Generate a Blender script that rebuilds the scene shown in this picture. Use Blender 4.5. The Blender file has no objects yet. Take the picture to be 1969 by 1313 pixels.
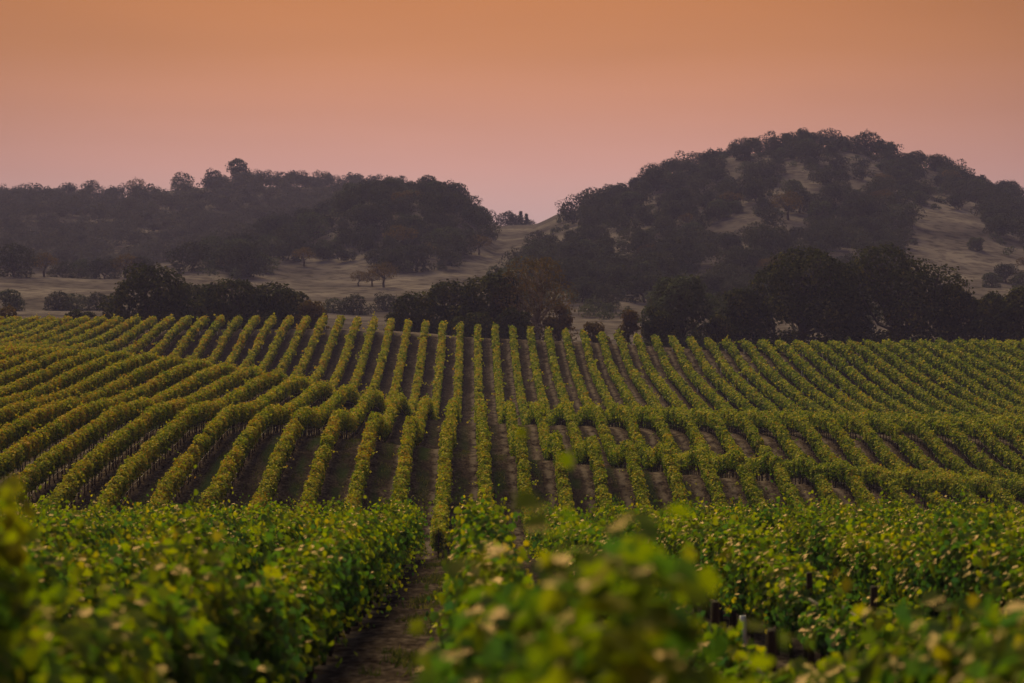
import bpy, math, random
import numpy as np
from math import radians, sin, cos, pi
from mathutils import Vector

# ------------------------------------------------------------------ camera, sky, sun, exposure
SC = bpy.context.scene
COL = SC.collection
F, XV, YH = 4649.0, 907.7, 600.0            # lens in photo pixels, where the rows vanish, eye level
cam_d = bpy.data.cameras.new("camera")
cam = bpy.data.objects.new("camera", cam_d)
COL.objects.link(cam)
cam.location = (0, 0, 0)
cam.rotation_euler = (radians(90 - 0.696), 0, -0.0165)
cam_d.sensor_width = 36.0
cam_d.lens = 85.0
cam_d.clip_start = 0.5
cam_d.clip_end = 30000
cam_d.dof.use_dof = True
cam_d.dof.focus_distance = 150
cam_d.dof.aperture_fstop = 1.9
SC.camera = cam

SUN_ELEV, SUN_AZ = 36.0, -14.0              # azimuth clockwise from +Y (the way the camera looks): ahead, veiled by smoke above the frame
world = bpy.data.worlds.new("World")
SC.world = world
world.use_nodes = True
wn, wl = world.node_tree.nodes, world.node_tree.links
wn.clear()
def lin(c):
    return tuple(((v / 255) / 12.92 if v / 255 <= .04045 else ((v / 255 + .055) / 1.055) ** 2.4) for v in c)
w_out = wn.new("ShaderNodeOutputWorld"); w_bg = wn.new("ShaderNodeBackground")
w_sky = wn.new("ShaderNodeTexSky"); w_sky.sky_type = 'NISHITA'; w_sky.sun_disc = False
w_sky.sun_elevation = radians(SUN_ELEV); w_sky.sun_rotation = radians(SUN_AZ)
w_sky.dust_density = 6.0; w_sky.air_density = 1.5
w_sc = wn.new("ShaderNodeVectorMath"); w_sc.operation = 'SCALE'; w_sc.inputs['Scale'].default_value = 0.0015
w_tc = wn.new("ShaderNodeTexCoord"); w_sep = wn.new("ShaderNodeSeparateXYZ")
w_map = wn.new("ShaderNodeMapRange")
w_map.inputs['From Min'].default_value = -0.05; w_map.inputs['From Max'].default_value = 0.95
w_rmp = wn.new("ShaderNodeValToRGB")
SKY = [(-.05, (140, 108, 100)), (0.0, (190, 150, 147)), (.035, (212, 173, 166)), (.060, (214, 158, 143)), (.085, (209, 144, 115)),
       (.108, (202, 132, 87)), (.135, (197, 123, 68)), (.22, (212, 142, 92)), (.38, (176, 140, 114)), (.60, (134, 134, 138)), (.95, (104, 118, 142))]
el = w_rmp.color_ramp.elements
while len(el) > 1: el.remove(el[-1])
for i, (z, c) in enumerate(SKY):
    e = el[0] if i == 0 else el.new(z + .05)
    e.position = z + .05
    e.color = (*(v * (.755 if z < .3 else 1.0) for v in lin(c)), 1)
w_add = wn.new("ShaderNodeMixRGB"); w_add.blend_type = 'ADD'; w_add.inputs[0].default_value = 1.0
w_nz = wn.new("ShaderNodeTexNoise"); w_nz.inputs['Scale'].default_value = 5.0; w_nz.inputs['Detail'].default_value = 2.0
w_nm = wn.new("ShaderNodeVectorMath"); w_nm.operation = 'MULTIPLY'; w_nm.inputs[1].default_value = (1, 1, 7)
w_nr = wn.new("ShaderNodeMapRange"); w_nr.inputs['To Min'].default_value = .90; w_nr.inputs['To Max'].default_value = 1.10
w_ns = wn.new("ShaderNodeVectorMath"); w_ns.operation = 'SCALE'
wl.new(w_tc.outputs['Generated'], w_sep.inputs[0]); wl.new(w_sep.outputs['Z'], w_map.inputs['Value'])
wl.new(w_map.outputs[0], w_rmp.inputs[0])
wl.new(w_tc.outputs['Generated'], w_nm.inputs[0]); wl.new(w_nm.outputs[0], w_nz.inputs['Vector'])
wl.new(w_nz.outputs[0], w_nr.inputs['Value']); wl.new(w_nr.outputs[0], w_ns.inputs['Scale'])
wl.new(w_rmp.outputs[0], w_ns.inputs[0])
w_xx = wn.new("ShaderNodeMath"); w_xx.operation = 'MULTIPLY'                      # sky dimmed towards both sides, imitating darkened frame corners
wl.new(w_sep.outputs['X'], w_xx.inputs[0]); wl.new(w_sep.outputs['X'], w_xx.inputs[1])
w_gl = wn.new("ShaderNodeMapRange"); w_gl.inputs['From Max'].default_value = .085; w_gl.inputs['To Min'].default_value = 1.03; w_gl.inputs['To Max'].default_value = .62
wl.new(w_xx.outputs[0], w_gl.inputs['Value'])
w_g2 = wn.new("ShaderNodeVectorMath"); w_g2.operation = 'SCALE'
wl.new(w_ns.outputs[0], w_g2.inputs[0]); wl.new(w_gl.outputs[0], w_g2.inputs['Scale'])
wl.new(w_sky.outputs[0], w_sc.inputs[0])
wl.new(w_g2.outputs[0], w_add.inputs[1]); wl.new(w_sc.outputs[0], w_add.inputs[2])
wl.new(w_add.outputs[0], w_bg.inputs[0]); w_bg.inputs[1].default_value = 1.0
wl.new(w_bg.outputs[0], w_out.inputs[0])

sun_d = bpy.data.lights.new("sun", 'SUN')
sun_d.energy = 5.0
sun_d.color = (1.0, .79, .40)
sun_d.angle = radians(26)
sun = bpy.data.objects.new("sun", sun_d); COL.objects.link(sun)
_sd = Vector((sin(radians(SUN_AZ)) * cos(radians(SUN_ELEV)), cos(radians(SUN_AZ)) * cos(radians(SUN_ELEV)), sin(radians(SUN_ELEV))))
sun.rotation_euler = (-_sd).to_track_quat('-Z', 'Y').to_euler()

SC.view_settings.view_transform = 'Standard'; SC.view_settings.look = 'None'
SC.view_settings.exposure = 0.35; SC.view_settings.gamma = 1.0; SC.view_settings.use_curve_mapping = False
SC.render.engine = 'CYCLES'
SC.cycles.use_denoising = True
SC.cycles.max_bounces = 6; SC.cycles.diffuse_bounces = 3; SC.cycles.glossy_bounces = 2
SC.cycles.transmission_bounces = 4; SC.cycles.transparent_max_bounces = 8; SC.cycles.volume_bounces = 0

# ------------------------------------------------------------------ helpers
def tag(o, label=None, cat=None, group=None, kind=None):
    if label: o['label'] = label
    if cat: o['category'] = cat
    if group: o['group'] = group
    if kind: o['kind'] = kind
    return o
def empty(name, loc, rz=0):
    o = bpy.data.objects.new(name, None); COL.objects.link(o)
    o.location = loc; o.rotation_euler = (0, 0, rz); o.empty_display_size = .3
    return o
def mesh_np(name, V, faces, mat, rnd=None, smooth=False):
    """faces: list of (m, n) index arrays"""
    me = bpy.data.meshes.new(name)
    V = np.ascontiguousarray(V, np.float32)
    me.vertices.add(len(V)); me.vertices.foreach_set("co", V.ravel())
    tot = [np.full(len(f), f.shape[1], np.int32) for f in faces if len(f)]
    tot = np.concatenate(tot); idx = np.concatenate([f.ravel() for f in faces if len(f)]).astype(np.int32)
    me.loops.add(len(idx)); me.loops.foreach_set("vertex_index", idx)
    me.polygons.add(len(tot))
    st = np.zeros(len(tot), np.int32); st[1:] = np.cumsum(tot)[:-1]
    me.polygons.foreach_set("loop_start", st)
    if smooth: me.polygons.foreach_set("use_smooth", np.ones(len(tot), bool))
    if rnd is not None:
        a = me.attributes.new("rnd", 'FLOAT', 'POINT'); a.data.foreach_set("value", np.ascontiguousarray(rnd, np.float32))
    me.update(calc_edges=True)
    me.materials.append(mat)
    return me
def link(name, me, parent=None, loc=(0, 0, 0), rot=(0, 0, 0)):
    o = bpy.data.objects.new(name, me); COL.objects.link(o)
    o.location = loc; o.rotation_euler = rot
    if parent is not None: o.parent = parent
    return o
ORD = ("zeroth first second third fourth fifth sixth seventh eighth ninth tenth eleventh twelfth thirteenth fourteenth fifteenth sixteenth "
       "seventeenth eighteenth nineteenth").split()
TENS = {20: ("twenty", "twentieth"), 30: ("thirty", "thirtieth"), 40: ("forty", "fortieth"), 50: ("fifty", "fiftieth"), 60: ("sixty", "sixtieth"), 70: ("seventy", "seventieth")}
def ordinal(n):
    if n < 20: return ORD[n]
    t, u = n // 10 * 10, n % 10
    return TENS[t][1] if u == 0 else TENS[t][0] + "-" + ORD[u]

def pchip(xk, yk, xq):
    """monotone cubic through (xk, yk); yk may be (n, m); result (len(xq), m)"""
    xk = np.asarray(xk, float); yk = np.asarray(yk, float); xq = np.clip(np.asarray(xq, float), xk[0], xk[-1])
    h = np.diff(xk); sh = (-1,) + (1,) * (yk.ndim - 1)
    dl = np.diff(yk, axis=0) / h.reshape(sh)
    m = np.zeros_like(yk)
    w1 = (2 * h[1:] + h[:-1]).reshape(sh); w2 = (h[1:] + 2 * h[:-1]).reshape(sh)
    ok = dl[:-1] * dl[1:] > 0
    a = np.where(ok, dl[:-1], 1.0); b = np.where(ok, dl[1:], 1.0)
    m[1:-1] = np.where(ok, (w1 + w2) / (w1 / a + w2 / b), 0.0)
    m[0] = dl[0]; m[-1] = dl[-1]
    i = np.clip(np.searchsorted(xk, xq, side='right') - 1, 0, len(xk) - 2)
    t = ((xq - xk[i]) / h[i]).reshape(sh); hh = h[i].reshape(sh)
    return ((2 * t**3 - 3 * t**2 + 1) * yk[i] + (t**3 - 2 * t**2 + t) * hh * m[i] + (-2 * t**3 + 3 * t**2) * yk[i + 1] + (t**3 - t**2) * hh * m[i + 1])
def bilin(G, x0, dx, y0, dy, x, y):
    fx = np.clip((x - x0) / dx, 0, G.shape[0] - 1.001); fy = np.clip((y - y0) / dy, 0, G.shape[1] - 1.001)
    i = fx.astype(int); j = fy.astype(int); u = fx - i; v = fy - j
    return (G[i, j] * (1 - u) * (1 - v) + G[i + 1, j] * u * (1 - v) + G[i, j + 1] * (1 - u) * v + G[i + 1, j + 1] * u * v)
_nr = np.random.default_rng(5)
_NW = [(a, rs, ph) for a, rs, ph in zip(_nr.uniform(0, 2 * pi, 18), _nr.uniform(.6, 2.2, 18), _nr.uniform(0, 6.28, 18))]
def wob(x, y, scale):
    s = 0
    for k, (a, r, p) in enumerate(_NW):
        s = s + np.sin((x * cos(a) + y * sin(a)) / scale * r * 6.28 * .6 + p) / r
    return s / 9

# ------------------------------------------------------------------ the lie of the land
DK = [118, 128, 138, 145, 152, 160, 168, 176, 186, 200, 212, 226, 245, 263, 287, 306, 322, 333, 342, 352]
VT = {
 -75: [-8.0, -7.6, -7.1, -6.8, -6.5, -6.2, -5.9, -5.6, -5.2, -4.4, -3.8, -3.1, -3.0, -3.1, -2.9, -2.3, -1.6, -1.0, -.6, -1.6],
 -60: [-8.0, -7.6, -7.1, -6.8, -6.5, -6.2, -5.9, -5.6, -5.2, -4.4, -3.8, -3.1, -3.1, -3.4, -3.3, -2.6, -1.7, -1.0, -.6, -1.6],
 -47: [-8.2, -7.8, -7.2, -6.9, -6.6, -6.2, -6.0, -5.7, -5.2, -4.4, -3.8, -3.2, -3.5, -4.2, -4.0, -3.2, -2.0, -1.1, -.6, -1.6],
 -33: [-8.6, -8.0, -7.3, -6.9, -6.5, -6.1, -6.0, -5.9, -5.5, -4.7, -4.1, -3.7, -4.9, -6.4, -6.9, -5.6, -2.9, -1.3, -.5, -1.6],
 -20: [-9.4, -8.1, -7.4, -7.0, -6.6, -6.15, -6.2, -6.3, -6.1, -5.7, -5.4, -5.3, -6.6, -8.0, -7.1, -5.0, -2.7, -1.2, -.5, -1.6],
 -10: [-10.3, -9.8, -8.5, -7.6, -6.95, -6.45, -6.8, -7.3, -7.3, -6.9, -6.7, -7.3, -9.0, -9.0, -7.2, -5.0, -2.8, -1.3, -.8, -2.0],
 0: [-10.3, -10.3, -9.9, -9.2, -8.2, -7.4, -8.3, -9.0, -8.5, -7.45, -7.8, -9.0, -10.6, -10.0, -8.0, -6.0, -3.6, -1.6, -1.7, -3.0],
 10: [-11.6, -12.0, -12.0, -11.2, -9.7, -8.5, -9.3, -9.9, -9.2, -7.8, -8.1, -9.2, -10.6, -9.9, -8.0, -6.0, -3.5, -2.0, -2.5, -4.0],
 22: [-12.0, -12.6, -12.6, -11.9, -10.9, -9.6, -10.3, -10.8, -10.0, -8.4, -8.6, -9.4, -10.4, -9.5, -7.9, -6.4, -3.7, -2.6, -3.3, -4.8],
 34: [-12.5, -13.0, -13.0, -12.6, -12.0, -11.0, -11.4, -11.5, -10.6, -8.8, -8.9, -9.5, -10.4, -9.5, -7.9, -6.2, -3.9, -3.4, -4.2, -5.8],
 46: [-12.8, -13.2, -13.2, -12.9, -12.4, -11.8, -11.9, -11.7, -10.8, -9.2, -9.2, -9.8, -10.6, -9.8, -7.6, -5.6, -4.0, -3.8, -4.6, -6.0],
 60: [-12.8, -13.2, -13.2, -12.9, -12.4, -11.8, -11.6, -11.2, -10.5, -9.6, -9.6, -10.0, -10.5, -9.7, -7.3, -5.4, -3.9, -3.7, -4.6, -6.0],
 80: [-12.8, -13.2, -13.2, -12.9, -12.4, -11.8, -11.6, -11.2, -10.5, -9.6, -9.6, -10.0, -10.3, -9.4, -7.1, -5.2, -3.8, -3.6, -4.5, -6.0],
}
CANOPY = 1.93
SLOPE, EYE = .074, 2.7
_xs = sorted(VT)
_dk = [-30, 0, 30, 60, 95, 106] + DK
_tab = []
for x in _xs:
    tilt = -.004 * min(max(x, 0), 22)
    pl = [-EYE + CANOPY - SLOPE * d + tilt * min(d, 95) / 95 for d in (-30, 0, 30, 60, 95)]
    _tab.append(pl + [.5 * (pl[-1] + VT[x][0]) - .1] + VT[x])
_tab = np.array(_tab)                                            # (X, d) of canopy tops
_dq = np.arange(-30, 352.01, .5); _xq = np.arange(-75, 80.01, 1.0)
_g1 = pchip(_dk, _tab.T, _dq)                                    # (d, X)
VG = pchip(_xs, _g1.T, _xq) - CANOPY                             # (X, d)
def vine_ground(X, d):
    return bilin(VG, -75, 1.0, -30, .5, np.asarray(X, float), np.asarray(d, float))

HD = [380, 430, 500, 570, 640, 720, 800, 870, 940, 1020, 1150, 1320]
HY = {   # photo height of the bare ground along each line of sight
 -300: [628, 612, 590, 556, 532, 528, 500, 465, 435, 412, 398, 415],
 0: [628, 612, 590, 556, 532, 528, 500, 465, 435, 410, 390, 408],
 200: [628, 612, 594, 560, 534, 530, 498, 460, 430, 408, 391, 405],
 320: [628, 612, 594, 560, 524, 522, 495, 455, 425, 395, 370, 385],
 400: [628, 614, 596, 562, 518, 508, 488, 455, 425, 392, 362, 380],
 500: [630, 616, 598, 568, 528, 495, 462, 450, 425, 392, 358, 378],
 600: [630, 616, 600, 572, 536, 492, 435, 420, 420, 395, 358, 375],
 700: [632, 618, 602, 575, 540, 482, 392, 380, 390, 388, 362, 380],
 800: [632, 618, 602, 576, 540, 482, 388, 378, 392, 400, 385, 400],
 860: [634, 620, 602, 576, 540, 486, 402, 395, 412, 425, 430, 440],
 920: [636, 622, 602, 576, 540, 495, 440, 434, 440, 446, 455, 460],
 960: [638, 622, 602, 575, 540, 502, 466, 448, 439, 440, 452, 460],
 1020: [640, 624, 602, 572, 532, 492, 458, 444, 440, 446, 458, 465],
 1080: [642, 626, 602, 570, 528, 486, 446, 424, 415, 425, 450, 460],
 1150: [645, 628, 604, 570, 524, 478, 432, 408, 402, 415, 440, 455],
 1250: [648, 632, 606, 568, 520, 462, 402, 366, 354, 362, 400, 430],
 1350: [652, 636, 608, 568, 516, 456, 392, 346, 320, 326, 370, 420],
 1450: [656, 640, 610, 568, 514, 448, 378, 330, 297, 303, 350, 410],
 1560: [658, 642, 610, 568, 514, 446, 372, 318, 284, 291, 345, 410],
 1650: [660, 644, 612, 568, 514, 448, 378, 326, 292, 300, 355, 415],
 1780: [660, 644, 612, 568, 516, 454, 396, 352, 322, 330, 380, 430],
 1880: [660, 644, 612, 570, 522, 466, 415, 380, 358, 365, 400, 440],
 1969: [660, 644, 614, 574, 530, 480, 435, 404, 388, 394, 420, 450],
 2300: [660, 644, 616, 584, 550, 515, 485, 465, 455, 460, 480, 500],
}
_hx = sorted(HY)
_hz = np.array([[(YH - y) * d / F for y, d in zip(HY[x], HD)] for x in _hx])
_hdq = np.arange(380, 1320.01, 4.0); _hxq = np.arange(-300, 2300.1, 10.0)
HG = pchip(_hx, pchip(HD, _hz.T, _hdq).T, _hxq)
def sstep(a, b, x):
    t = np.clip((x - a) / (b - a), 0, 1)
    return t * t * (3 - 2 * t)
def hill_ground(X, Y):
    X = np.asarray(X, float); Y = np.asarray(Y, float)
    xi = XV + X * F / np.maximum(Y, 300)
    z = bilin(HG, -300, 10.0, 380, 4.0, xi, Y)
    z = z + wob(X, Y, 70) * 1.6 * sstep(420, 600, Y) + wob(Y + 40, X, 22) * .45 * sstep(420, 600, Y)
    w = sstep(352, 430, Y)
    e = vine_ground(X, np.full_like(Y, 352.0)) - .03 * (Y - 352)
    z = e * (1 - w) + z * w
    far = sstep(1320, 2200, Y)
    return z * (1 - far) - 12 * far
def ground(X, Y):
    X = np.asarray(X, float); Y = np.asarray(Y, float)
    return np.where(Y <= 352, vine_ground(X, Y), hill_ground(X, Y))
def gz(x, y): return float(ground(np.array([x]), np.array([y]))[0])
def proj(X, Y, Z): return XV + X * F / Y, YH - Z * F / Y

# ------------------------------------------------------------------ materials
def nodes_of(name):
    m = bpy.data.materials.new(name); m.use_nodes = True
    n = m.node_tree.nodes; n.clear()
    return m, n, m.node_tree.links
def ramp(n, stops):
    r = n.new("ShaderNodeValToRGB"); e = r.color_ramp.elements
    while len(e) > 1: e.remove(e[-1])
    for i, (p, c) in enumerate(stops):
        q = e[0] if i == 0 else e.new(p)
        q.position = p; q.color = (*c, 1)
    return r
def leaf_material(name, stops, rough=.5, trans=.35, spec=.4, patch=.25, patch_scale=.15, glow=1.5, gloss=0):
    m, n, l = nodes_of(name)
    at = n.new("ShaderNodeAttribute"); at.attribute_name = "rnd"
    geo = n.new("ShaderNodeNewGeometry"); nz = n.new("ShaderNodeTexNoise")
    nz.inputs['Scale'].default_value = patch_scale; nz.inputs['Detail'].default_value = 3
    l.new(geo.outputs['Position'], nz.inputs['Vector'])
    ma = n.new("ShaderNodeMath"); ma.operation = 'MULTIPLY_ADD'; ma.inputs[1].default_value = patch * 2; ma.inputs[2].default_value = -patch
    l.new(nz.outputs[0], ma.inputs[0])
    ad = n.new("ShaderNodeMath"); ad.operation = 'ADD'; ad.use_clamp = True
    l.new(at.outputs['Fac'], ad.inputs[0]); l.new(ma.outputs[0], ad.inputs[1])
    r = ramp(n, stops); l.new(ad.outputs[0], r.inputs[0])
    pb = n.new("ShaderNodeBsdfPrincipled"); pb.inputs['Roughness'].default_value = rough
    pb.inputs['Specular IOR Level'].default_value = spec
    tr = n.new("ShaderNodeBsdfTranslucent"); mx = n.new("ShaderNodeMixShader"); mx.inputs[0].default_value = trans
    gl = n.new("ShaderNodeBsdfGlossy"); gl.inputs['Roughness'].default_value = rough; gl.inputs['Color'].default_value = (1, .66, .42, 1)
    m2 = n.new("ShaderNodeMixShader"); m2.inputs[0].default_value = gloss
    hs = n.new("ShaderNodeHueSaturation"); hs.inputs['Value'].default_value = glow; hs.inputs['Saturation'].default_value = 1.2
    l.new(r.outputs[0], pb.inputs['Base Color']); l.new(r.outputs[0], hs.inputs['Color']); l.new(hs.outputs[0], tr.inputs[0])
    o = n.new("ShaderNodeOutputMaterial")
    l.new(pb.outputs[0], mx.inputs[1]); l.new(tr.outputs[0], mx.inputs[2])
    l.new(mx.outputs[0], m2.inputs[1]); l.new(gl.outputs[0], m2.inputs[2]); l.new((m2 if gloss else mx).outputs[0], o.inputs[0])
    return m
def noise_material(name, stops, scale, rough=.9, detail=6, bump=0.0, stretch=None, spec=.2):
    m, n, l = nodes_of(name)
    tc = n.new("ShaderNodeTexCoord"); nz = n.new("ShaderNodeTexNoise")
    nz.inputs['Scale'].default_value = scale; nz.inputs['Detail'].default_value = detail
    if stretch:
        mp = n.new("ShaderNodeMapping"); mp.inputs['Scale'].default_value = stretch
        l.new(tc.outputs['Object'], mp.inputs[0]); l.new(mp.outputs[0], nz.inputs['Vector'])
    else: l.new(tc.outputs['Object'], nz.inputs['Vector'])
    r = ramp(n, stops); l.new(nz.outputs[0], r.inputs[0])
    pb = n.new("ShaderNodeBsdfPrincipled"); pb.inputs['Roughness'].default_value = rough; pb.inputs['Specular IOR Level'].default_value = spec
    l.new(r.outputs[0], pb.inputs['Base Color'])
    if bump:
        b = n.new("ShaderNodeBump"); b.inputs['Strength'].default_value = bump; b.inputs['Distance'].default_value = .05
        l.new(nz.outputs[0], b.inputs['Height']); l.new(b.outputs[0], pb.inputs['Normal'])
    o = n.new("ShaderNodeOutputMaterial"); l.new(pb.outputs[0], o.inputs[0])
    return m
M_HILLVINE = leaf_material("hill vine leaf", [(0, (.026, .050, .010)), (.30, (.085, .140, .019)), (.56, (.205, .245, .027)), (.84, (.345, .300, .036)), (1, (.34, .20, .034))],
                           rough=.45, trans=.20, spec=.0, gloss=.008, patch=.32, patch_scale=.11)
M_FOREVINE = leaf_material("green vine leaf", [(0, (.013, .036, .020)), (.42, (.042, .080, .018)), (.74, (.130, .152, .018)), (1, (.21, .175, .025))],  # dark end cooled, painting bluish shade into the leaf colour
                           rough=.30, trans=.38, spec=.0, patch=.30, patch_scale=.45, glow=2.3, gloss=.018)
M_OAK = leaf_material("live oak leaf", [(0, (.024, .028, .019)), (.6, (.050, .053, .034)), (1, (.085, .080, .046))], rough=.7, trans=.10, spec=.0, patch=.2, patch_scale=.2)  # hill oak leaves greyed and lightened, haze put into their colour
M_OAK_DARK = leaf_material("dark live oak leaf", [(0, (.010, .014, .006)), (.55, (.042, .048, .014)), (1, (.13, .115, .030))], rough=.7, trans=.10, spec=.0, patch=.2, patch_scale=.2)
M_OAK_OLIVE = leaf_material("olive oak leaf", [(0, (.036, .044, .026)), (.6, (.066, .076, .044)), (1, (.11, .105, .055))], rough=.7, trans=.12, spec=.0, patch=.2, patch_scale=.2)
M_WOOD = leaf_material("haze tinted wood leaf", [(0, (.058, .058, .058)), (.6, (.088, .085, .082)), (1, (.12, .112, .104))], rough=.7, trans=.10, spec=.0, patch=.25, patch_scale=.05)  # leaf colour greyed and lightened to paint distance haze onto the ridge
M_OAK_BROWN = leaf_material("browning oak leaf", [(0, (.040, .034, .015)), (.5, (.085, .062, .024)), (1, (.14, .090, .032))], rough=.7, trans=.2, spec=.0, patch=.25, patch_scale=.3)
M_FIR = leaf_material("fir needle", [(0, (.018, .022, .012)), (1, (.04, .045, .022))], rough=.6, trans=.1, spec=.2)
M_BARK = noise_material("vine bark", [(.3, (.012, .009, .008)), (.7, (.034, .026, .021))], 14, stretch=(1, 1, .25), bump=.4)
M_OAKBARK = noise_material("oak bark", [(.3, (.022, .018, .015)), (.7, (.055, .046, .04))], 3, stretch=(1, 1, .3))
M_PALEBARK = noise_material("pale bark", [(.3, (.12, .10, .085)), (.7, (.24, .205, .17))], 3, stretch=(1, 1, .3))
M_POST = noise_material("weathered stake", [(.3, (.020, .013, .010)), (.7, (.05, .034, .026))], 9, stretch=(1, 1, .1), bump=.3)
M_HOSE = noise_material("grey irrigation hose", [(.3, (.10, .085, .075)), (.7, (.16, .135, .12))], 5, rough=.5, spec=.4)
M_TUBE = noise_material("white plastic tube", [(.3, (.66, .68, .72)), (.7, (.80, .82, .84))], 6, rough=.45, spec=.5)

def soil_material():
    m, n, l = nodes_of("vineyard soil")
    geo = n.new("ShaderNodeNewGeometry"); sep = n.new("ShaderNodeSeparateXYZ"); l.new(geo.outputs['Position'], sep.inputs[0])
    def math(op, a, b=None, c=None, clamp=False):
        q = n.new("ShaderNodeMath"); q.operation = op; q.use_clamp = clamp
        for i, v in enumerate((a, b, c)):
            if v is None: continue
            if hasattr(v, 'is_linked'): l.new(v, q.inputs[i])
            else: q.inputs[i].default_value = v
        return q.outputs[0]
    def noise(scale, stretch=None, detail=5):
        q = n.new("ShaderNodeTexNoise"); q.inputs['Scale'].default_value = scale; q.inputs['Detail'].default_value = detail
        if stretch:
            v = n.new("ShaderNodeVectorMath"); v.operation = 'MULTIPLY'; v.inputs[1].default_value = stretch
            l.new(geo.outputs['Position'], v.inputs[0]); l.new(v.outputs[0], q.inputs['Vector'])
        else: l.new(geo.outputs['Position'], q.inputs['Vector'])
        return q.outputs[0]
    def mix(f, a, b):
        q = n.new("ShaderNodeMixRGB")
        if hasattr(f, 'is_linked'): l.new(f, q.inputs[0])
        else: q.inputs[0].default_value = f
        for i, v in ((1, a), (2, b)):
            if hasattr(v, 'is_linked'): l.new(v, q.inputs[i])
            else: q.inputs[i].default_value = (*v, 1)
        return q.outputs[0]
    def mr(v, a, b, c=0.0, d=1.0):
        q = n.new("ShaderNodeMapRange"); q.inputs[1].default_value = a; q.inputs[2].default_value = b; q.inputs[3].default_value = c; q.inputs[4].default_value = d
        q.interpolation_type = 'SMOOTHSTEP'
        l.new(v, q.inputs[0]); return q.outputs[0]
    wobx = math('MULTIPLY_ADD', noise(.35, (1, .3, 1), 3), .5, -.25)
    u = math('FRACT', math('DIVIDE', math('ADD', math('SUBTRACT', sep.outputs['X'], .76), wobx), 2.4))
    n1 = noise(1.6, (1, .45, 1)); n2 = noise(7.0, (1, .35, 1)); n3 = noise(.09, None, 3)
    r = ramp(n, [(.36, (.014, .0095, .008)), (.5, (.042, .031, .026)), (.64, (.095, .072, .060))])
    l.new(math('MULTIPLY_ADD', n2, .6, math('MULTIPLY', n1, .4)), r.inputs[0])
    col = r.outputs[0]
    # pale wheel rut on the right of each alley, dark loosened soil beside it
    rut = math('MULTIPLY', mr(math('ABSOLUTE', math('SUBTRACT', u, .74)), .14, .02), mr(n1, .35, .62))
    col = mix(math('MULTIPLY', rut, .75), col, (.120, .097, .084))
    dark = math('MULTIPLY', mr(math('ABSOLUTE', math('SUBTRACT', u, .5)), .3, .05), mr(n3, .45, .6))
    col = mix(math('MULTIPLY', dark, .6), col, (.016, .012, .0115))
    # low green weeds in a strip
    ny = noise(.55, (1, .22, 1), 4)
    yz = math('MULTIPLY', mr(sep.outputs['Y'], 100, 118), mr(sep.outputs['Y'], 215, 165, .12, 1.0))
    weed = math('MULTIPLY', mr(math('ABSOLUTE', math('SUBTRACT', u, .40)), .24, .05), math('MULTIPLY', mr(ny, .40, .58), yz))
    col = mix(math('MULTIPLY', weed, .85), col, mix(n2, (.012, .024, .008), (.034, .050, .016)))
    # worn headland lane along the crest
    lane = mr(sep.outputs['Y'], 331, 336)
    col = mix(math('MULTIPLY', lane, .6), col, (.15, .12, .105))
    pb = n.new("ShaderNodeBsdfPrincipled"); pb.inputs['Roughness'].default_value = .95; pb.inputs['Specular IOR Level'].default_value = 0
    l.new(col, pb.inputs['Base Color'])
    b = n.new("ShaderNodeBump"); b.inputs['Strength'].default_value = .9; b.inputs['Distance'].default_value = .12
    l.new(math('ADD', n2, math('MULTIPLY', n1, 1.5)), b.inputs['Height']); l.new(b.outputs[0], pb.inputs['Normal'])
    o = n.new("ShaderNodeOutputMaterial"); l.new(pb.outputs[0], o.inputs[0])
    return m
def drygrass_material():
    m, n, l = nodes_of("dry hill grass")
    geo = n.new("ShaderNodeNewGeometry")
    def noise(scale, stretch=(1, 1, 1), detail=6):
        q = n.new("ShaderNodeTexNoise"); q.inputs['Scale'].default_value = scale; q.inputs['Detail'].default_value = detail
        v = n.new("ShaderNodeVectorMath"); v.operation = 'MULTIPLY'; v.inputs[1].default_value = stretch
        l.new(geo.outputs['Position'], v.inputs[0]); l.new(v.outputs[0], q.inputs['Vector'])
        return q.outputs[0]
    r1 = ramp(n, [(.3, (.043, .036, .038)), (.5, (.084, .070, .070)), (.72, (.155, .130, .124))])
    l.new(noise(.035), r1.inputs[0])
    r2 = ramp(n, [(.38, (.055, .042, .030)), (.52, (1, 1, 1))])
    l.new(noise(.33, (1, .8, 1), 8), r2.inputs[0])
    mx = n.new("ShaderNodeMixRGB"); mx.blend_type = 'MULTIPLY'; mx.inputs[0].default_value = .55
    l.new(r1.outputs[0], mx.inputs[1]); l.new(r2.outputs[0], mx.inputs[2])
    pb = n.new("ShaderNodeBsdfPrincipled"); pb.inputs['Roughness'].default_value = .95; pb.inputs['Specular IOR Level'].default_value = 0
    l.new(mx.outputs[0], pb.inputs['Base Color'])
    b = n.new("ShaderNodeBump"); b.inputs['Strength'].default_value = .6; b.inputs['Distance'].default_value = .8
    l.new(noise(.3), b.inputs['Height']); l.new(b.outputs[0], pb.inputs['Normal'])
    o = n.new("ShaderNodeOutputMaterial"); l.new(pb.outputs[0], o.inputs[0])
    return m
M_SOIL, M_DRY = soil_material(), drygrass_material()

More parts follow.
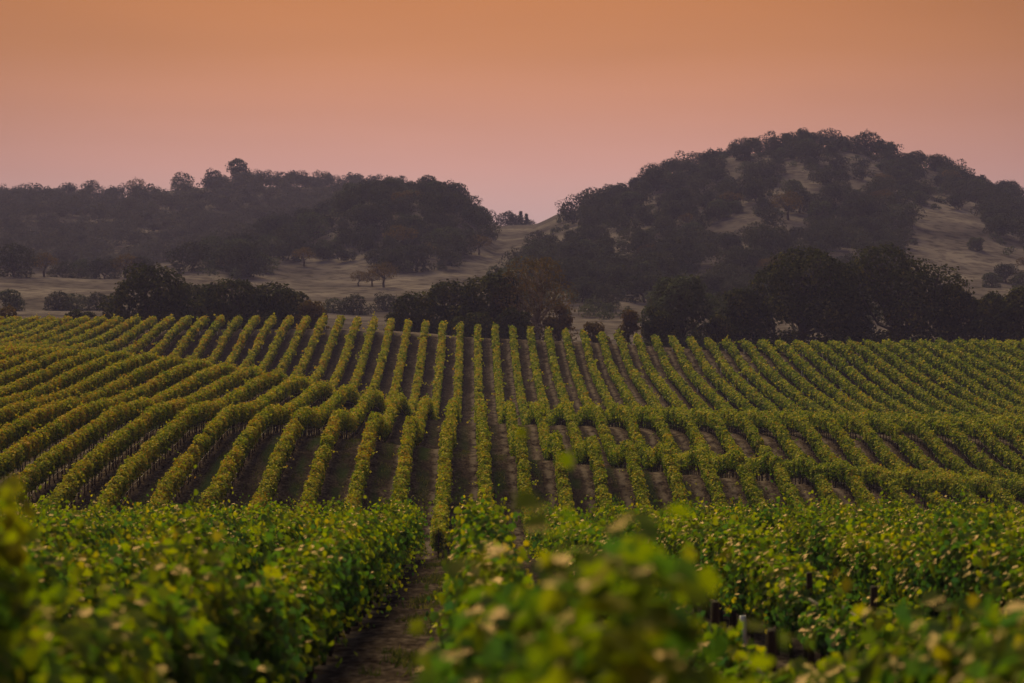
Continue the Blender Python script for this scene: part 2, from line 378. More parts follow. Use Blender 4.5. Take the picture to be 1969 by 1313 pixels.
# ------------------------------------------------------------------ ground
def sheet(name, xs, ys, fn, mat, label):
    X, Y = np.meshgrid(xs, ys, indexing='ij')
    Z = fn(X, Y)
    V = np.stack([X, Y, Z], -1).reshape(-1, 3)
    nx, ny = len(xs), len(ys)
    i = (np.arange(nx - 1)[:, None] * ny + np.arange(ny - 1)[None]).ravel()
    Q = np.stack([i, i + ny, i + ny + 1, i + 1], -1)
    o = link(name, mesh_np(name, V, [Q], mat, smooth=True))
    return tag(o, label, name.replace('_', ' '), None, 'structure')
_wide = np.concatenate([-np.geomspace(4000, 92, 26), np.arange(-90, -75, 3.0)])
gx = np.concatenate([_wide, np.arange(-75, 80, .6), -_wide[::-1] + 0.0])
gx = np.unique(np.round(gx, 3))
def vine_surface(X, Y):
    u = (X - .76) / 2.4
    berm = .07 * np.cos(2 * pi * u) * sstep(104, 116, Y) * (1 - sstep(328, 336, Y))
    return vine_ground(X, Y) + (berm + .05 * wob(X * 3, Y, 9)) * (1 - sstep(346, 351.9, Y))
sheet("vineyard_ground", gx, np.concatenate([np.arange(-40, 100, 2.0), np.arange(100, 352.1, 1.0)]), vine_surface, M_SOIL,
      "brown tilled soil with weedy strips and wheel ruts between the vine rows")
hx = np.unique(np.concatenate([-np.geomspace(9000, 340, 24), np.arange(-336, 340, 4.0), np.geomspace(340, 9000, 24), gx[(gx > -80) & (gx < 80)][::6]]))
sheet("hills", hx, np.concatenate([np.arange(352, 440, 4.0), np.arange(440, 1340, 5.0), np.geomspace(1340, 14000, 30)]), hill_ground, M_DRY,
      "dry tan grass hills rising behind the vineyard")

# ------------------------------------------------------------------ leaf, tube builders
T_QUAD = (np.array([(0, 0, 0), (.5, -.44, .10), (1, 0, -.08), (.5, .44, .10)]), [np.array([[0, 1, 2, 3]])])
T_MID = (np.array([(0, 0, 0), (.22, -.48, .10), (.72, -.42, .07), (1.05, 0, -.12), (.72, .42, .07), (.22, .48, .10)]), [np.array([[0, 1, 2, 3], [3, 4, 5, 0]])])
_o = [(0, 0), (-.12, -.28), (.08, -.56), (.30, -.40), (.56, -.58), (.66, -.24), (1.04, 0), (.66, .24), (.56, .58), (.30, .40), (.08, .56), (-.12, .28)]
T_NEAR = (np.array([(.34, 0, -.03)] + [(a, b, .16 * abs(b) - .14 * max(a - .4, 0)) for a, b in _o]), [np.array([[0, 1 + i, 1 + (i + 1) % 12] for i in range(12)])])
def unit(v): return v / np.maximum(np.linalg.norm(v, axis=-1, keepdims=True), 1e-9)
def leaves(P, N, S, rng, tmpl, droop=.5, rnd=None):
    """one leaf at each point P facing N"""
    tv, tf = tmpl
    n = len(P); N = unit(N)
    T = rng.normal(size=(n, 3)); T[:, 2] -= droop * 1.6
    T = unit(T - N * (T * N).sum(1, keepdims=True)); B = np.cross(N, T)
    S = np.broadcast_to(np.asarray(S, float), (n,))[:, None, None]
    V = P[:, None] + S * (tv[None, :, 0:1] * T[:, None] + tv[None, :, 1:2] * B[:, None] + tv[None, :, 2:3] * N[:, None])
    k = len(tv)
    fs = [(f[None] + (np.arange(n) * k)[:, None, None]).reshape(-1, f.shape[1]) for f in tf]
    if rnd is None: rnd = rng.random(n)
    return V.reshape(-1, 3), fs, np.repeat(rnd, k)
class Bag:
    def __init__(s): s.V, s.F, s.R, s.n = [], [], [], 0
    def add(s, V, fs, R):
        s.V.append(V); s.R.append(R); s.F += [f + s.n for f in fs]; s.n += len(V)
    def mesh(s, name, mat, off=(0, 0, 0), smooth=False):
        by = {}
        for f in s.F: by.setdefault(f.shape[1], []).append(f)
        return mesh_np(name, np.concatenate(s.V) - np.asarray(off), [np.concatenate(v) for v in by.values()], mat, np.concatenate(s.R), smooth)
def tube(pts, rad, sides=6, cap=True):
    pts = np.asarray(pts, float); rad = np.asarray(rad, float); n = len(pts)
    t = unit(np.gradient(pts, axis=0))
    ref = np.where(np.abs(t[:, 2:3]) > .9, np.array([[1.0, 0, 0]]), np.array([[0, 0, 1.0]]))
    a = unit(np.cross(t, ref)); b = np.cross(t, a)
    th = np.arange(sides) * 2 * pi / sides
    V = pts[:, None] + rad[:, None, None] * (np.cos(th)[None, :, None] * a[:, None] + np.sin(th)[None, :, None] * b[:, None])
    i = np.arange(n - 1)[:, None] * sides; j = np.arange(sides)[None]; k = (j + 1) % sides
    Q = np.stack([i + j, i + k, i + sides + k, i + sides + j], -1).reshape(-1, 4)
    fs = [Q]
    if cap: fs.append(np.array([list(range(sides))[::-1], [(n - 1) * sides + q for q in range(sides)]]))
    return V.reshape(-1, 3), fs, np.full(n * sides, .5)

def s_noise(rng, freqs):
    w = [(f * rng.uniform(.8, 1.2), rng.uniform(0, 6.28), rng.uniform(.6, 1)) for f in freqs]
    return lambda s: sum(a * np.sin(6.283 * f * s + p) for f, p, a in w) / len(w)
def hedge(rng, X, d0, d1, dens, size, h0, h1, wid, tmpl_of, shoots, core=.62, hfun=None, xfun=None, tint=0.0, rough=1.0, canes=0, sway=0.0, cnoise=1.0, weak=0):
    """foliage of one trellised row from d0 to d1; dens(d) leaves per metre, size(d) leaf length"""
    bag = Bag()
    nt, nw, nx, nc, nb = (s_noise(rng, q) for q in ((.28, .55, .9), (.3, .6, 1.1), (.12, .35), (.35, .8, 1.5), (.3, .7)))
    top = lambda s: (hfun(s) if hfun else h1) + .17 * min(rough, 1.4) * nt(s)
    bot = lambda s: h0 + .14 * nb(s)
    nbig = s_noise(rng, (.07, .16, .31)); top0 = top
    if sway: top = lambda s: top0(s) + sway * 1.6 * nbig(s) + sway * .5 * np.cos(2 * pi * (s - d0 - .8) / 1.75)
    half = lambda s: wid * (1 + .28 * rough * nw(s))
    if weak:                                                        # here and there a weak vine: lower, thinner, yellower
        wc = rng.uniform(d0, d1, max(1, int((d1 - d0) * weak))); wa = rng.uniform(.45, 1.0, len(wc))
        wk = lambda s: np.max(wa * np.exp(-((np.asarray(s)[..., None] - wc) / .85) ** 2), axis=-1)
        top1, half1 = top, half
        top = lambda s: top1(s) - .55 * wk(s)
        half = lambda s: half1(s) * (1 - .45 * wk(s))
    xo = lambda s: X + .10 * nx(s) + (xfun(s) if xfun else 0)
    grid = np.arange(d0, d1 + .25, .25); dn = dens(grid); cdf = np.concatenate([[0], np.cumsum((dn[1:] + dn[:-1]) / 2 * .25)])
    N = int(cdf[-1]); s = np.interp(rng.random(N) * cdf[-1], cdf, grid)
    th = rng.random(N) * 2 * pi
    lump = 1 + .22 * rough * np.sin(3 * th + 5 * nc(s)) * nc(s * 1.7) + .12 * rng.normal(size=N)
    r = (1 - np.abs(rng.normal(size=N)) * .16) * lump
    c, q = np.cos(th), np.sin(th)
    sg = lambda v: np.sign(v) * np.abs(v) ** .75
    hc = (top(s) + bot(s)) / 2; hh = (top(s) - bot(s)) / 2
    P = np.stack([xo(s) + half(s) * sg(c) * r, s, vine_ground(xo(s), s) + hc + hh * sg(q) * r], -1)
    Nn = np.stack([c, .0 * c, q * .8 + .35], -1) + rng.normal(size=(N, 3)) * .55
    pat = s_noise(rng, (.06, .17, .45))
    rn = np.clip((.45 if cnoise == 1 else .36) + .22 * cnoise * rng.normal(size=N) + .20 * pat(s) + tint + .17 * q, 0, 1)  # upper leaves yellower, which also paints in lit golden tops over darker sides
    # shoots poking out of the top and sides
    nc0 = int((d1 - d0) * canes)
    if nc0:                                                         # whole canes: up from the cordon, leaning out, the long ones hanging over
        m = 13
        s0 = rng.uniform(d0 + .1, d1 - .1, nc0); iv = np.round((s0 - d0 - .8) / 1.75) * 1.75 + d0 + .8; s0 = np.clip(iv + (s0 - iv) * .72, d0, d1); hang = rng.random(nc0) < .34
        lx = rng.normal(0, .25, nc0); lx = np.where(hang, np.sign(lx + 1e-6) * rng.uniform(.38, .75, nc0), lx); ly = rng.normal(0, .32, nc0)
        Lc = np.maximum(top(s0) - .75, .16) * rng.uniform(.75, 1.2, nc0) * np.where((rng.random(nc0) < .16) & (s0 > 16) & ~hang, 1.36, 1.0)
        t = np.linspace(.06, 1, m)[None] + rng.normal(0, .02, (nc0, m))
        dp = np.where(hang, rng.uniform(.9, 1.5, nc0), rng.uniform(0, .35, nc0))[:, None]
        px = xo(s0)[:, None] + rng.normal(0, .05, nc0)[:, None] + Lc[:, None] * lx[:, None] * (t + .35 * t**2) * .62
        py = s0[:, None] + Lc[:, None] * ly[:, None] * t
        pz = (vine_ground(xo(s0), s0) + .82 + rng.normal(0, .06, nc0))[:, None] + Lc[:, None] * (t - dp * t**2)
        side = np.sign(lx)[:, None] * np.ones((1, m))
        off = rng.normal(size=(nc0, m, 3)) * .055; off[..., 0] += side * .03
        Pc = (np.stack([px, py, pz], -1) + off).reshape(-1, 3)
        Nc = (np.stack([side * .75, rng.normal(0, .3, (nc0, m)) - .25, .30 + 0 * t], -1) + rng.normal(size=(nc0, m, 3)) * .5).reshape(-1, 3)
        P = np.concatenate([P, Pc]); Nn = np.concatenate([Nn, Nc])
        rn = np.concatenate([rn, np.clip(.34 + .34 * t**2 + rng.normal(0, .16, (nc0, 1)) + rng.normal(0, .05, (nc0, m)) + tint, 0, 1).ravel()])
        Sc = np.concatenate([np.full(N, .92), (1.12 * (1 - .5 * np.clip(t, 0, 1)**3)).ravel()])
    ns = 0 if canes else int((d1 - d0) * shoots)
    if ns:
        m = 9
        s0 = rng.uniform(d0, d1, ns); a0 = rng.normal(pi / 2, .75, ns)
        L = rng.uniform(.25, .75, ns) * rng.uniform(.6, 1.25, ns)
        t = np.linspace(.05, 1, m)[None]
        dx = (np.cos(a0)[:, None] * t + .35 * np.cos(a0)[:, None] * t**2) * L[:, None]
        dz = (np.sin(a0)[:, None] * t - .55 * t**2 * np.abs(np.cos(a0))[:, None]) * L[:, None]
        dy = rng.normal(0, .35, ns)[:, None] * t * L[:, None]
        hc0 = (top(s0) + bot(s0)) / 2; hh0 = (top(s0) - bot(s0)) / 2
        Px = (xo(s0) + half(s0) * .8 * np.cos(a0))[:, None] + dx
        Py = s0[:, None] + dy
        Pz = (vine_ground(xo(s0), s0) + hc0 + hh0 * .85 * np.sin(a0))[:, None] + dz
        Ps = np.stack([Px, Py, Pz], -1).reshape(-1, 3) + rng.normal(size=(ns * m, 3)) * .035
        P = np.concatenate([P, Ps]); Nn = np.concatenate([Nn, rng.normal(size=(ns * m, 3)) + np.array([0, -.2, .5])])
        rn = np.concatenate([rn, np.clip(.62 + .2 * rng.normal(size=ns * m) + tint, 0, 1)])
    S = size(P[:, 1]) * rng.uniform(.72, 1.25, len(P)) * (Sc if nc0 else 1)
    P[:, 2] = np.maximum(P[:, 2], vine_ground(P[:, 0], P[:, 1]) + .25)
    for lo, hi, tm in tmpl_of:
        k = (P[:, 1] >= lo) & (P[:, 1] < hi)
        if k.any(): bag.add(*leaves(P[k], Nn[k], S[k], rng, tm, rnd=rn[k]))
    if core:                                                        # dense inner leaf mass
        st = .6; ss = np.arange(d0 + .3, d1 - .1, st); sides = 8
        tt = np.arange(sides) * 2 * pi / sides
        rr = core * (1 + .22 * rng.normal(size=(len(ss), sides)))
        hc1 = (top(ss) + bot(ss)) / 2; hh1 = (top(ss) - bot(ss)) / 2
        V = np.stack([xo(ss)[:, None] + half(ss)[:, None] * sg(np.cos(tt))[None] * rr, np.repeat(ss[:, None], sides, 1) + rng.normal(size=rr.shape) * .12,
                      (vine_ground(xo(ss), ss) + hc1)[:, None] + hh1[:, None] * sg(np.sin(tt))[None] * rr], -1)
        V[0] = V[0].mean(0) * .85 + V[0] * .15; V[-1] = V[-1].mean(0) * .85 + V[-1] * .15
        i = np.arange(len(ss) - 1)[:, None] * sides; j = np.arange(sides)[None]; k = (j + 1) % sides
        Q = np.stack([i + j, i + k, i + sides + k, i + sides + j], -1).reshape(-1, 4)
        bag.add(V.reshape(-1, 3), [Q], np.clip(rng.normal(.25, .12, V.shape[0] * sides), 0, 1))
    return bag

# ------------------------------------------------------------------ small vineyard hardware
def make_trunk(rng, h, r):
    z = np.linspace(-.1, h, 7)
    p = np.stack([np.cumsum(rng.normal(0, .022, 7)), np.cumsum(rng.normal(0, .03, 7)), z], -1)
    bag = Bag(); bag.add(*tube(p, r * np.array([1.35, 1.05, 1, .9, .95, 1.05, .8]) * rng.uniform(.9, 1.1, 7), 6))
    for sgn in (-1, 1):                                             # the two cordon arms along the wire
        e = np.array([p[-1], p[-1] + [0, sgn * .12, .10], p[-1] + [rng.normal(0, .02), sgn * .45, .12], p[-1] + [rng.normal(0, .03), sgn * .8, .13]])
        bag.add(*tube(e, r * np.array([.8, .7, .6, .4]), 5))
    return bag.mesh("trunk", M_BARK, smooth=True)
_r = np.random.default_rng(11)
TRUNKS = [make_trunk(_r, _r.uniform(.85, .98), _r.uniform(.033, .045)) for _ in range(7)]
def make_post(h, r, name="post"):
    bag = Bag(); z = [-.3, 0, h * .5, h - .02, h]
    bag.add(*tube([(0, 0, q) for q in z], [r, r, r * .97, r * .95, r * .7], 8))
    return bag.mesh(name, M_POST)
POST_HILL, POST_FORE = make_post(1.85, .035), make_post(1.5, .05)
def make_grow_tube(h, r):
    n = 12; th = np.arange(n) * 2 * pi / n
    ring = lambda rr, z: np.stack([rr * np.cos(th), rr * np.sin(th), np.full(n, z)], -1)
    V = np.concatenate([ring(r, -.03), ring(r * 1.02, h * .5), ring(r, h), ring(r * .9, h), ring(r * .9, -.03)])
    fs = []
    for a in range(4):
        j = np.arange(n); k = (j + 1) % n
        fs.append(np.stack([a * n + j, a * n + k, (a + 1) * n + k, (a + 1) * n + j], -1))
    return mesh_np("vine_tube", V, [np.concatenate(fs)], M_TUBE, smooth=False)
GROW = [make_grow_tube(h, .058) for h in (.55, .62, .7)]
def hose(rng, X, d0, d1, off, h, r):
    s = np.arange(d0 + .5, d1 - .4, .9)
    z = vine_ground(np.full_like(s, X), s) + h + .05 * np.sin(s * 3.49) + rng.normal(0, .012, len(s))
    b = Bag(); b.add(*tube(np.stack([np.full_like(s, X) + off, s, z], -1), np.full(len(s), r), 5)); return b

# ------------------------------------------------------------------ vine rows on the hill
ROW, X0 = 2.4, .76
def dmin_of(X): return X * F / (2110 - XV) if X > 0 else -X * F / (XV + 140)
def hill_end(X): return float(np.interp(X, [-60, -20, 0, 10, 30, 80], [343, 342, 335, 331, 328, 328]))
def hill_start(X): return float(np.interp(X, [-30, -10, 0, 10, 25], [111, 113, 116, 119, 122]))
ROWS = {}
for k in range(-30, 36):
    X = X0 + ROW * k
    rng = np.random.default_rng(1000 + k)
    d1 = hill_end(X) + rng.uniform(-.6, .6)
    d0 = max(hill_start(X) + rng.uniform(-.5, .5), dmin_of(X))
    if d1 - d0 < 4: continue
    base = (X, d0, gz(X, d0))
    root = empty("vine_row", base)
    side = "left" if k < 0 else "right"
    if k == 0: lab = "straight middle vine row climbing upright up the centre of the far slope"
    else: lab = f"{'yellowing' if k < -3 else 'green-gold'} vine row on the far slope, {ordinal(abs(k))} {side} of the straight middle row"
    tag(root, lab, "vine row", "vine rows on the far slope")
    size = lambda d: np.maximum(.155, d * .00098)
    dens = lambda d: 2.35 * 3.2 / (.62 * np.maximum(.155, d * .00098) ** 2)
    tint = float(np.interp(X, [-50, -12, 0, 12, 40], [.10, .10, .0, -.07, -.10]))  # left rows yellower, right greener: part leaf colour, part painted light
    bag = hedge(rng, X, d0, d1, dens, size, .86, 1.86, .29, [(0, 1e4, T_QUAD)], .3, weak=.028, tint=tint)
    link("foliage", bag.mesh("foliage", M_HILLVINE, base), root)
    far = Bag()
    for s in np.arange(d0 + .8, d1 - .3, 1.3):
        s = s + rng.normal(0, .06)
        if s < 182:
            link("trunk", TRUNKS[int(rng.integers(7))], root, (rng.normal(0, .03), s - d0, gz(X, s) - base[2]), (0, 0, rng.choice([0, pi]) + rng.normal(0, .1)))
        else:
            zz = gz(X, s); far.add(*tube([(X, s, zz - .1), (X + rng.normal(0, .04), s + rng.normal(0, .04), zz + .45), (X, s, zz + 1.0)], [.05, .036, .04], 5))
    if far.n:
        o = link("trunks", far.mesh("trunks", M_BARK, base), root); tag(o, kind="stuff")
    for s in np.arange(d0 + .3, min(d1, 190), 7.0):
        link("post", POST_HILL, root, (.05, s - d0, gz(X, s) - base[2]), (rng.normal(0, .02), rng.normal(0, .02), 0))
    if d0 < 186: link("drip_hose", hose(rng, X, d0, min(d1, 230), .05, .46, .017).mesh("drip_hose", M_HOSE, base), root)
    ROWS[k] = (X, d0, d1)

# ------------------------------------------------------------------ foreground block
FX0 = .20
def fore_h(j):
    if j == 0: kn = [(7, 2.3), (9.5, 2.25), (11.5, 1.85), (15, 1.6), (28, 1.6), (34, 1.9), (44, 2.05), (60, 1.85), (100, 1.75)]
    elif j == -1: kn = [(9, 2.1), (12, 2.05), (16, 1.9), (20, 1.85), (26, 1.55), (34, 1.6), (44, 1.92), (100, 1.75)]
    elif j == 1: kn = [(9, 2.0), (13, 1.95), (15, 1.6), (18, 1.3), (22, .98), (31, .98), (38, 1.45), (48, 1.9), (100, 1.8)]
    elif j == 2: kn = [(9, 1.9), (19, 1.75), (24, 1.15), (33, 1.02), (38, 1.45), (46, 1.9), (100, 1.8)]
    else: kn = [(9, 1.85), (40, 1.85), (100, 1.75)]
    a = np.array(kn)
    return lambda s: pchip(a[:, 0], a[:, 1], s)
for j in range(-9, 10):
    X = FX0 + ROW * j - (.14 if j == -1 else 0)
    rng = np.random.default_rng(4000 + j)
    d1 = 95 + rng.uniform(-1.5, 1.5)
    d0 = max(7.6 if j == 0 else 9.6 if j in (-1, 1) else 10.5, dmin_of(X))
    if d1 - d0 < 4: continue
    base = (X, d0, gz(X, d0)); root = empty("vine_row", base)
    if j == 0: lab = "leafy green foreground vine row just right of the earth path, blurred near end"
    elif j == -1: lab = "leafy green foreground vine row just left of the earth path, dark stakes beneath"
    else: lab = f"leafy green foreground vine row, {ordinal(-j if j < 0 else j + 1)} to the {'left' if j < 0 else 'right'} of the earth path"
    tag(root, lab, "vine row", "green vine rows in the foreground block")
    size = lambda d: np.clip(.122 + (d - 30) * .0003, .122, .14)
    dens = lambda d: np.clip(420 - (d - 20) * 2.5, 240, 420)
    xf = (lambda s: .28 * np.clip((13 - s) / 3, 0, 1)) if j == 0 else None
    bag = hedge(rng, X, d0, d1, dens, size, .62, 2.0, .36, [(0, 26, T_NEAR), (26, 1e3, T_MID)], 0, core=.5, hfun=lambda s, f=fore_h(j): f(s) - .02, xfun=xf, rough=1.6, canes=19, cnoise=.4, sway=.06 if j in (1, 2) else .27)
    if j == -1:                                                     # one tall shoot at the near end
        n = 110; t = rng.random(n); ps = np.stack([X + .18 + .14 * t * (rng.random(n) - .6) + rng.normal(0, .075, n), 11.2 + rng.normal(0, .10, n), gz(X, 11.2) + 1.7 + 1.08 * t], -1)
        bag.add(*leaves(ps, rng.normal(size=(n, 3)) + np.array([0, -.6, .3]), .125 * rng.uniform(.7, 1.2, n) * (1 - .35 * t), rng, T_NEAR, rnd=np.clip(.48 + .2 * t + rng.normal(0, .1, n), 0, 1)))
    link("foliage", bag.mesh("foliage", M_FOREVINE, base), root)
    for i, s in enumerate(np.arange(d0 + .8, d1 - .3, 1.75)):
        link("trunk", TRUNKS[int(rng.integers(7))], root, (rng.normal(0, .03), s - d0, gz(X, s) - base[2]), (0, 0, rng.choice([0, pi]) + rng.normal(0, .1)))
    for s in np.arange(d0 + (3.4 if j == -1 else 8 if j == 0 else .4), d1, 5.25 if abs(j) < 3 else 7):
        link("post", POST_FORE, root, (.0, s - d0, gz(X, s) - base[2]), (rng.normal(0, .02), rng.normal(0, .03), 0))
    link("drip_hose", hose(rng, X, d0, d1, .05, .46, .012).mesh("drip_hose", M_HOSE, base), root)

# ------------------------------------------------------------------ white grow tubes at young vines
TP = [(1200, 600, q) for q in ((295, 335), (437, 330), (470, 352), (350, 440), (693, 435), (735, 495), (897, 468), (932, 537), (977, 365), (1148, 385), (1128, 555),
      (1184, 630), (838, 662), (1050, 695), (710, 738), (383, 813), (998, 862), (1578, 832), (1712, 775), (1700, 580), (1718, 605), (1705, 415), (1895, 430), (1938, 465))]
TP += [(1569, 600, q) for q in ((123, 465), (187, 515), (203, 525), (322, 470), (378, 520), (290, 435), (600, 540), (430, 875), (1035, 835), (1252, 820), (1408, 775),
       (1430, 785), (1455, 800), (1485, 820), (1603, 748), (900, 480), (1955, 680), (258, 740))]
TP += [(300, 590, q) for q in ((405, 270), (572, 278), (1205, 322), (993, 385), (827, 375), (1592, 225))]
tubes = []
rng = np.random.default_rng(77)
ds = np.arange(120, 345, .25)
for ox, oy, (a, b) in TP:
    px, py = ox + a * .2034, oy + b * .2034
    best = None
    for k, (X, d0, d1) in ROWS.items():
        if abs(px - XV) < 5: continue
        d = X * F / (px - XV)
        if not (d0 + 1 < d < d1 - .5): continue
        z = gz(X, d) + .35; e = abs(proj(X, d, z)[1] - py)
        if best is None or e < best[0]: best = (e, k, d)
    if best and best[0] < 14: tubes.append((best[1], best[2]))
tubes.sort()
for k in sorted({t[0] for t in tubes}):
    ts = sorted((d for q, d in tubes if q == k), reverse=True)
    for i, d in enumerate(ts):
        X = ROWS[k][0] - (.16 if k > 0 else -.16)
        o = link("vine_tube", GROW[int(rng.integers(3))], None, (X, d, gz(X, d)), (rng.normal(0, .05), rng.normal(0, .05), 0))
        side = "left" if k < 0 else "right"
        pos = "" if len(ts) == 1 else f", {ordinal(i + 1)} below the crest"
        tag(o, f"white vine tube under the {ordinal(abs(k))} row {side} of the middle{pos}", "vine tube", "white vine tubes on the far slope")
for X, d, lab in ((4.58, 40.6, "large white vine tube at the edge of the second foreground row from the path's right"),
                  (6.98, 42.1, "tall white vine tube beside a dark stake, foreground row at right")):
    o = link("vine_tube", make_grow_tube(.6, .055), None, (X, d, gz(X, d)), (.03, -.04, 0)); tag(o, lab, "vine tube", "white vine tubes in the foreground")

# ------------------------------------------------------------------ trees
def oak(rng, W, H, hb, lobes, nleaf, ls, mat, bark, gap=.0, limb=.5, flat=.75, low=0):
    """crown and trunk meshes of one oak standing at the origin"""
    C, R = [], []
    for i in range(lobes):
        az = rng.uniform(0, 2 * pi); ph = rng.uniform(-.25, 1.35)
        rad = W / 2 * rng.uniform(.55, .78)
        r = W * rng.uniform(.15, .25)
        c = np.array([rad * cos(az) * cos(ph), rad * sin(az) * cos(ph), hb + (H - hb) * (.36 + .40 * sin(ph)) + rng.normal(0, .03) * H])
        c[2] = min(c[2], H - r * .8); c[2] = max(c[2], hb + r * .35)
        C.append(c); R.append(r)
    for i in range(low):                                            # branches sweeping down to the ground
        az = 2 * pi * (i + rng.uniform(-.3, .3)) / low; r = W * rng.uniform(.15, .2)
        C.append(np.array([W * .33 * cos(az), W * .33 * sin(az), r * rng.uniform(.5, 1.0)])); R.append(r)
    C.append(np.array([0, 0, hb + (H - hb) * .5])); R.append(W * .26)
    C, R = np.array(C), np.array(R)
    w = R ** 2 / (R ** 2).sum(); n0 = int(nleaf * 1.5)
    i = rng.choice(len(R), n0, p=w); d = unit(rng.normal(size=(n0, 3)) + np.array([0, 0, .25]))
    rr = R[i] * (1 - np.abs(rng.normal(size=n0)) * .2) * (1 + .14 * np.sin(d[:, 0] * 9 + i) * np.sin(d[:, 1] * 8 + 2 * i) + .08 * np.sin(d[:, 2] * 13 + i))
    P = C[i] + d * rr[:, None] * np.array([1, 1, flat])
    D = np.linalg.norm((P[:, None] - C[None]) / np.array([1, 1, flat]), axis=2) / R[None]
    D[np.arange(n0), i] = 9
    keep = (D.min(1) > .72) & (P[:, 2] > .25) & (rng.random(n0) > gap)
    P, d = P[keep][:nleaf], d[keep][:nleaf]
    rn = np.clip(.42 + .16 * rng.normal(size=len(P)) + .2 * np.sin(P[:, 0] * .8 + P[:, 2] * .6) * np.sin(P[:, 1] * .7), 0, 1)
    bag = Bag(); bag.add(*leaves(P, d + rng.normal(size=d.shape) * .5 + np.array([0, 0, .3]), ls * rng.uniform(.7, 1.35, len(P)), rng, T_QUAD, .3, rn))
    crown = bag.mesh("crown", mat)
    tb = Bag(); r0 = .028 * W + .06; ht = hb + (H - hb) * .22
    p = np.array([(0, 0, -.5), (0, 0, 0), (rng.normal(0, .02) * W, rng.normal(0, .02) * W, ht * .5), (rng.normal(0, .03) * W, rng.normal(0, .03) * W, ht)])
    tb.add(*tube(p, [r0 * 1.5, r0 * 1.25, r0, r0 * .8], 7))
    for c, r in sorted(zip(C.tolist(), R.tolist()), key=lambda q: -q[1])[:max(4, int(lobes * limb))]:
        c = np.array(c); m1 = p[-1] * .55 + c * .45 + np.array([0, 0, -.06 * H]) + rng.normal(0, .03, 3) * W
        a = p[2] * .3 + p[3] * .7
        tb.add(*tube([a, (a + m1) / 2 + rng.normal(0, .015, 3) * W, m1, (m1 + c) / 2 + rng.normal(0, .02, 3) * W, c], r0 * np.array([.55, .45, .36, .26, .12]), 5))
        for _ in range(3):
            e = c + unit(rng.normal(size=3) + np.array([0, 0, .4])) * r * .85
            tb.add(*tube([m1 * .4 + c * .6, (c + e) / 2 + rng.normal(0, .02, 3) * W, e], r0 * np.array([.22, .15, .05]), 4))
    return crown, tb.mesh("trunk", bark, smooth=True)
def plant_tree(name, meshes, loc, rz, label, cat, group, scale=1.0):
    o = empty(name, loc, rz); o.scale = (scale,) * 3 if np.isscalar(scale) else scale
    tag(o, label, cat, group)
    link("crown", meshes[0], o); link("trunk", meshes[1], o)
    return o
def at(px, d):
    X = (px - XV) * d / F
    return X, d, gz(X, d)

# the dark trees standing right behind the crest: photo column, top, width, distance, kind
NEAR = [
 (285, 513, 175, 378, 'oak', "tall broad dark oak, tallest of the left clump behind the crest"),
 (368, 543, 135, 386, 'oak', "dark oak against the right side of the tallest tree in the left clump"),
 (445, 537, 150, 380, 'oak', "round topped dark oak in the middle of the left clump"),
 (512, 545, 130, 384, 'oak', "dark oak right of the round topped oak in the left clump"),
 (560, 555, 118, 378, 'oak', "dark oak near the right end of the left clump"),
 (600, 572, 80, 374, 'brown', "small brownish tree at the right end of the left clump"),
 (218, 577, 60, 384, 'oak', "low dark tree tucked against the left foot of the tallest left oak"),
 (155, 596, 70, 372, 'oak', "low dark bush just showing over the crest, left of the left clump"),
 (8, 590, 70, 366, 'brown', "yellow brown bush behind the crest at the far left edge"),
 (805, 563, 115, 380, 'oak', "rounded dark oak at the left end of the middle clump"),
 (868, 545, 130, 384, 'oak', "dark oak with a sloping top, second from the left of the middle clump"),
 (943, 528, 150, 380, 'oak', "large dense dark oak in the heart of the middle clump"),
 (1030, 502, 165, 376, 'sycamore', "thin browning tree with pale limbs, tallest of the middle clump"),
 (1072, 578, 60, 368, 'brown', "low browning tree at the right foot of the pale limbed tree"),
 (760, 598, 50, 378, 'oak', "low dark bush left of the rounded oak of the middle clump"),
 (1206, 590, 55, 372, 'brown', "small rusty brown tree left of the right-hand clump"),
 (1140, 618, 60, 372, 'brown', "low brown bush behind the crest between the middle and right clumps"),
 (905, 590, 80, 368, 'oak', "low dark bush at the foot of the sloping topped oak in the middle clump"),
 (990, 592, 80, 368, 'oak', "low dark bush in front of the large dense oak in the middle clump"),
 (1312, 527, 165, 376, 'olive', "olive green rounded oak at the left end of the right-hand clump"),
 (1262, 585, 75, 368, 'oak', "low dark tree under the left side of the olive green oak"),
 (1424, 543, 120, 382, 'oak', "dark oak between the olive green oak and the first giant oak"),
 (1382, 600, 70, 366, 'oak', "low dark bush at the right foot of the olive green oak"),
 (1540, 471, 215, 380, 'oak', "giant dark oak left of the hazy gap in the right-hand clump"),
 (1628, 487, 110, 392, 'oak', "dark oak behind, rising between the two giant oaks"),
 (1728, 465, 225, 382, 'oak', "giant dark oak right of the hazy gap, widest crown of all"),
 (1842, 532, 105, 380, 'oak', "dark pointed oak right of the widest giant oak"),
 (1900, 552, 110, 376, 'oak', "rounded dark oak second from the right edge behind the crest"),
 (1972, 543, 120, 372, 'oak', "dark oak cut by the right edge of the view behind the crest"),
]
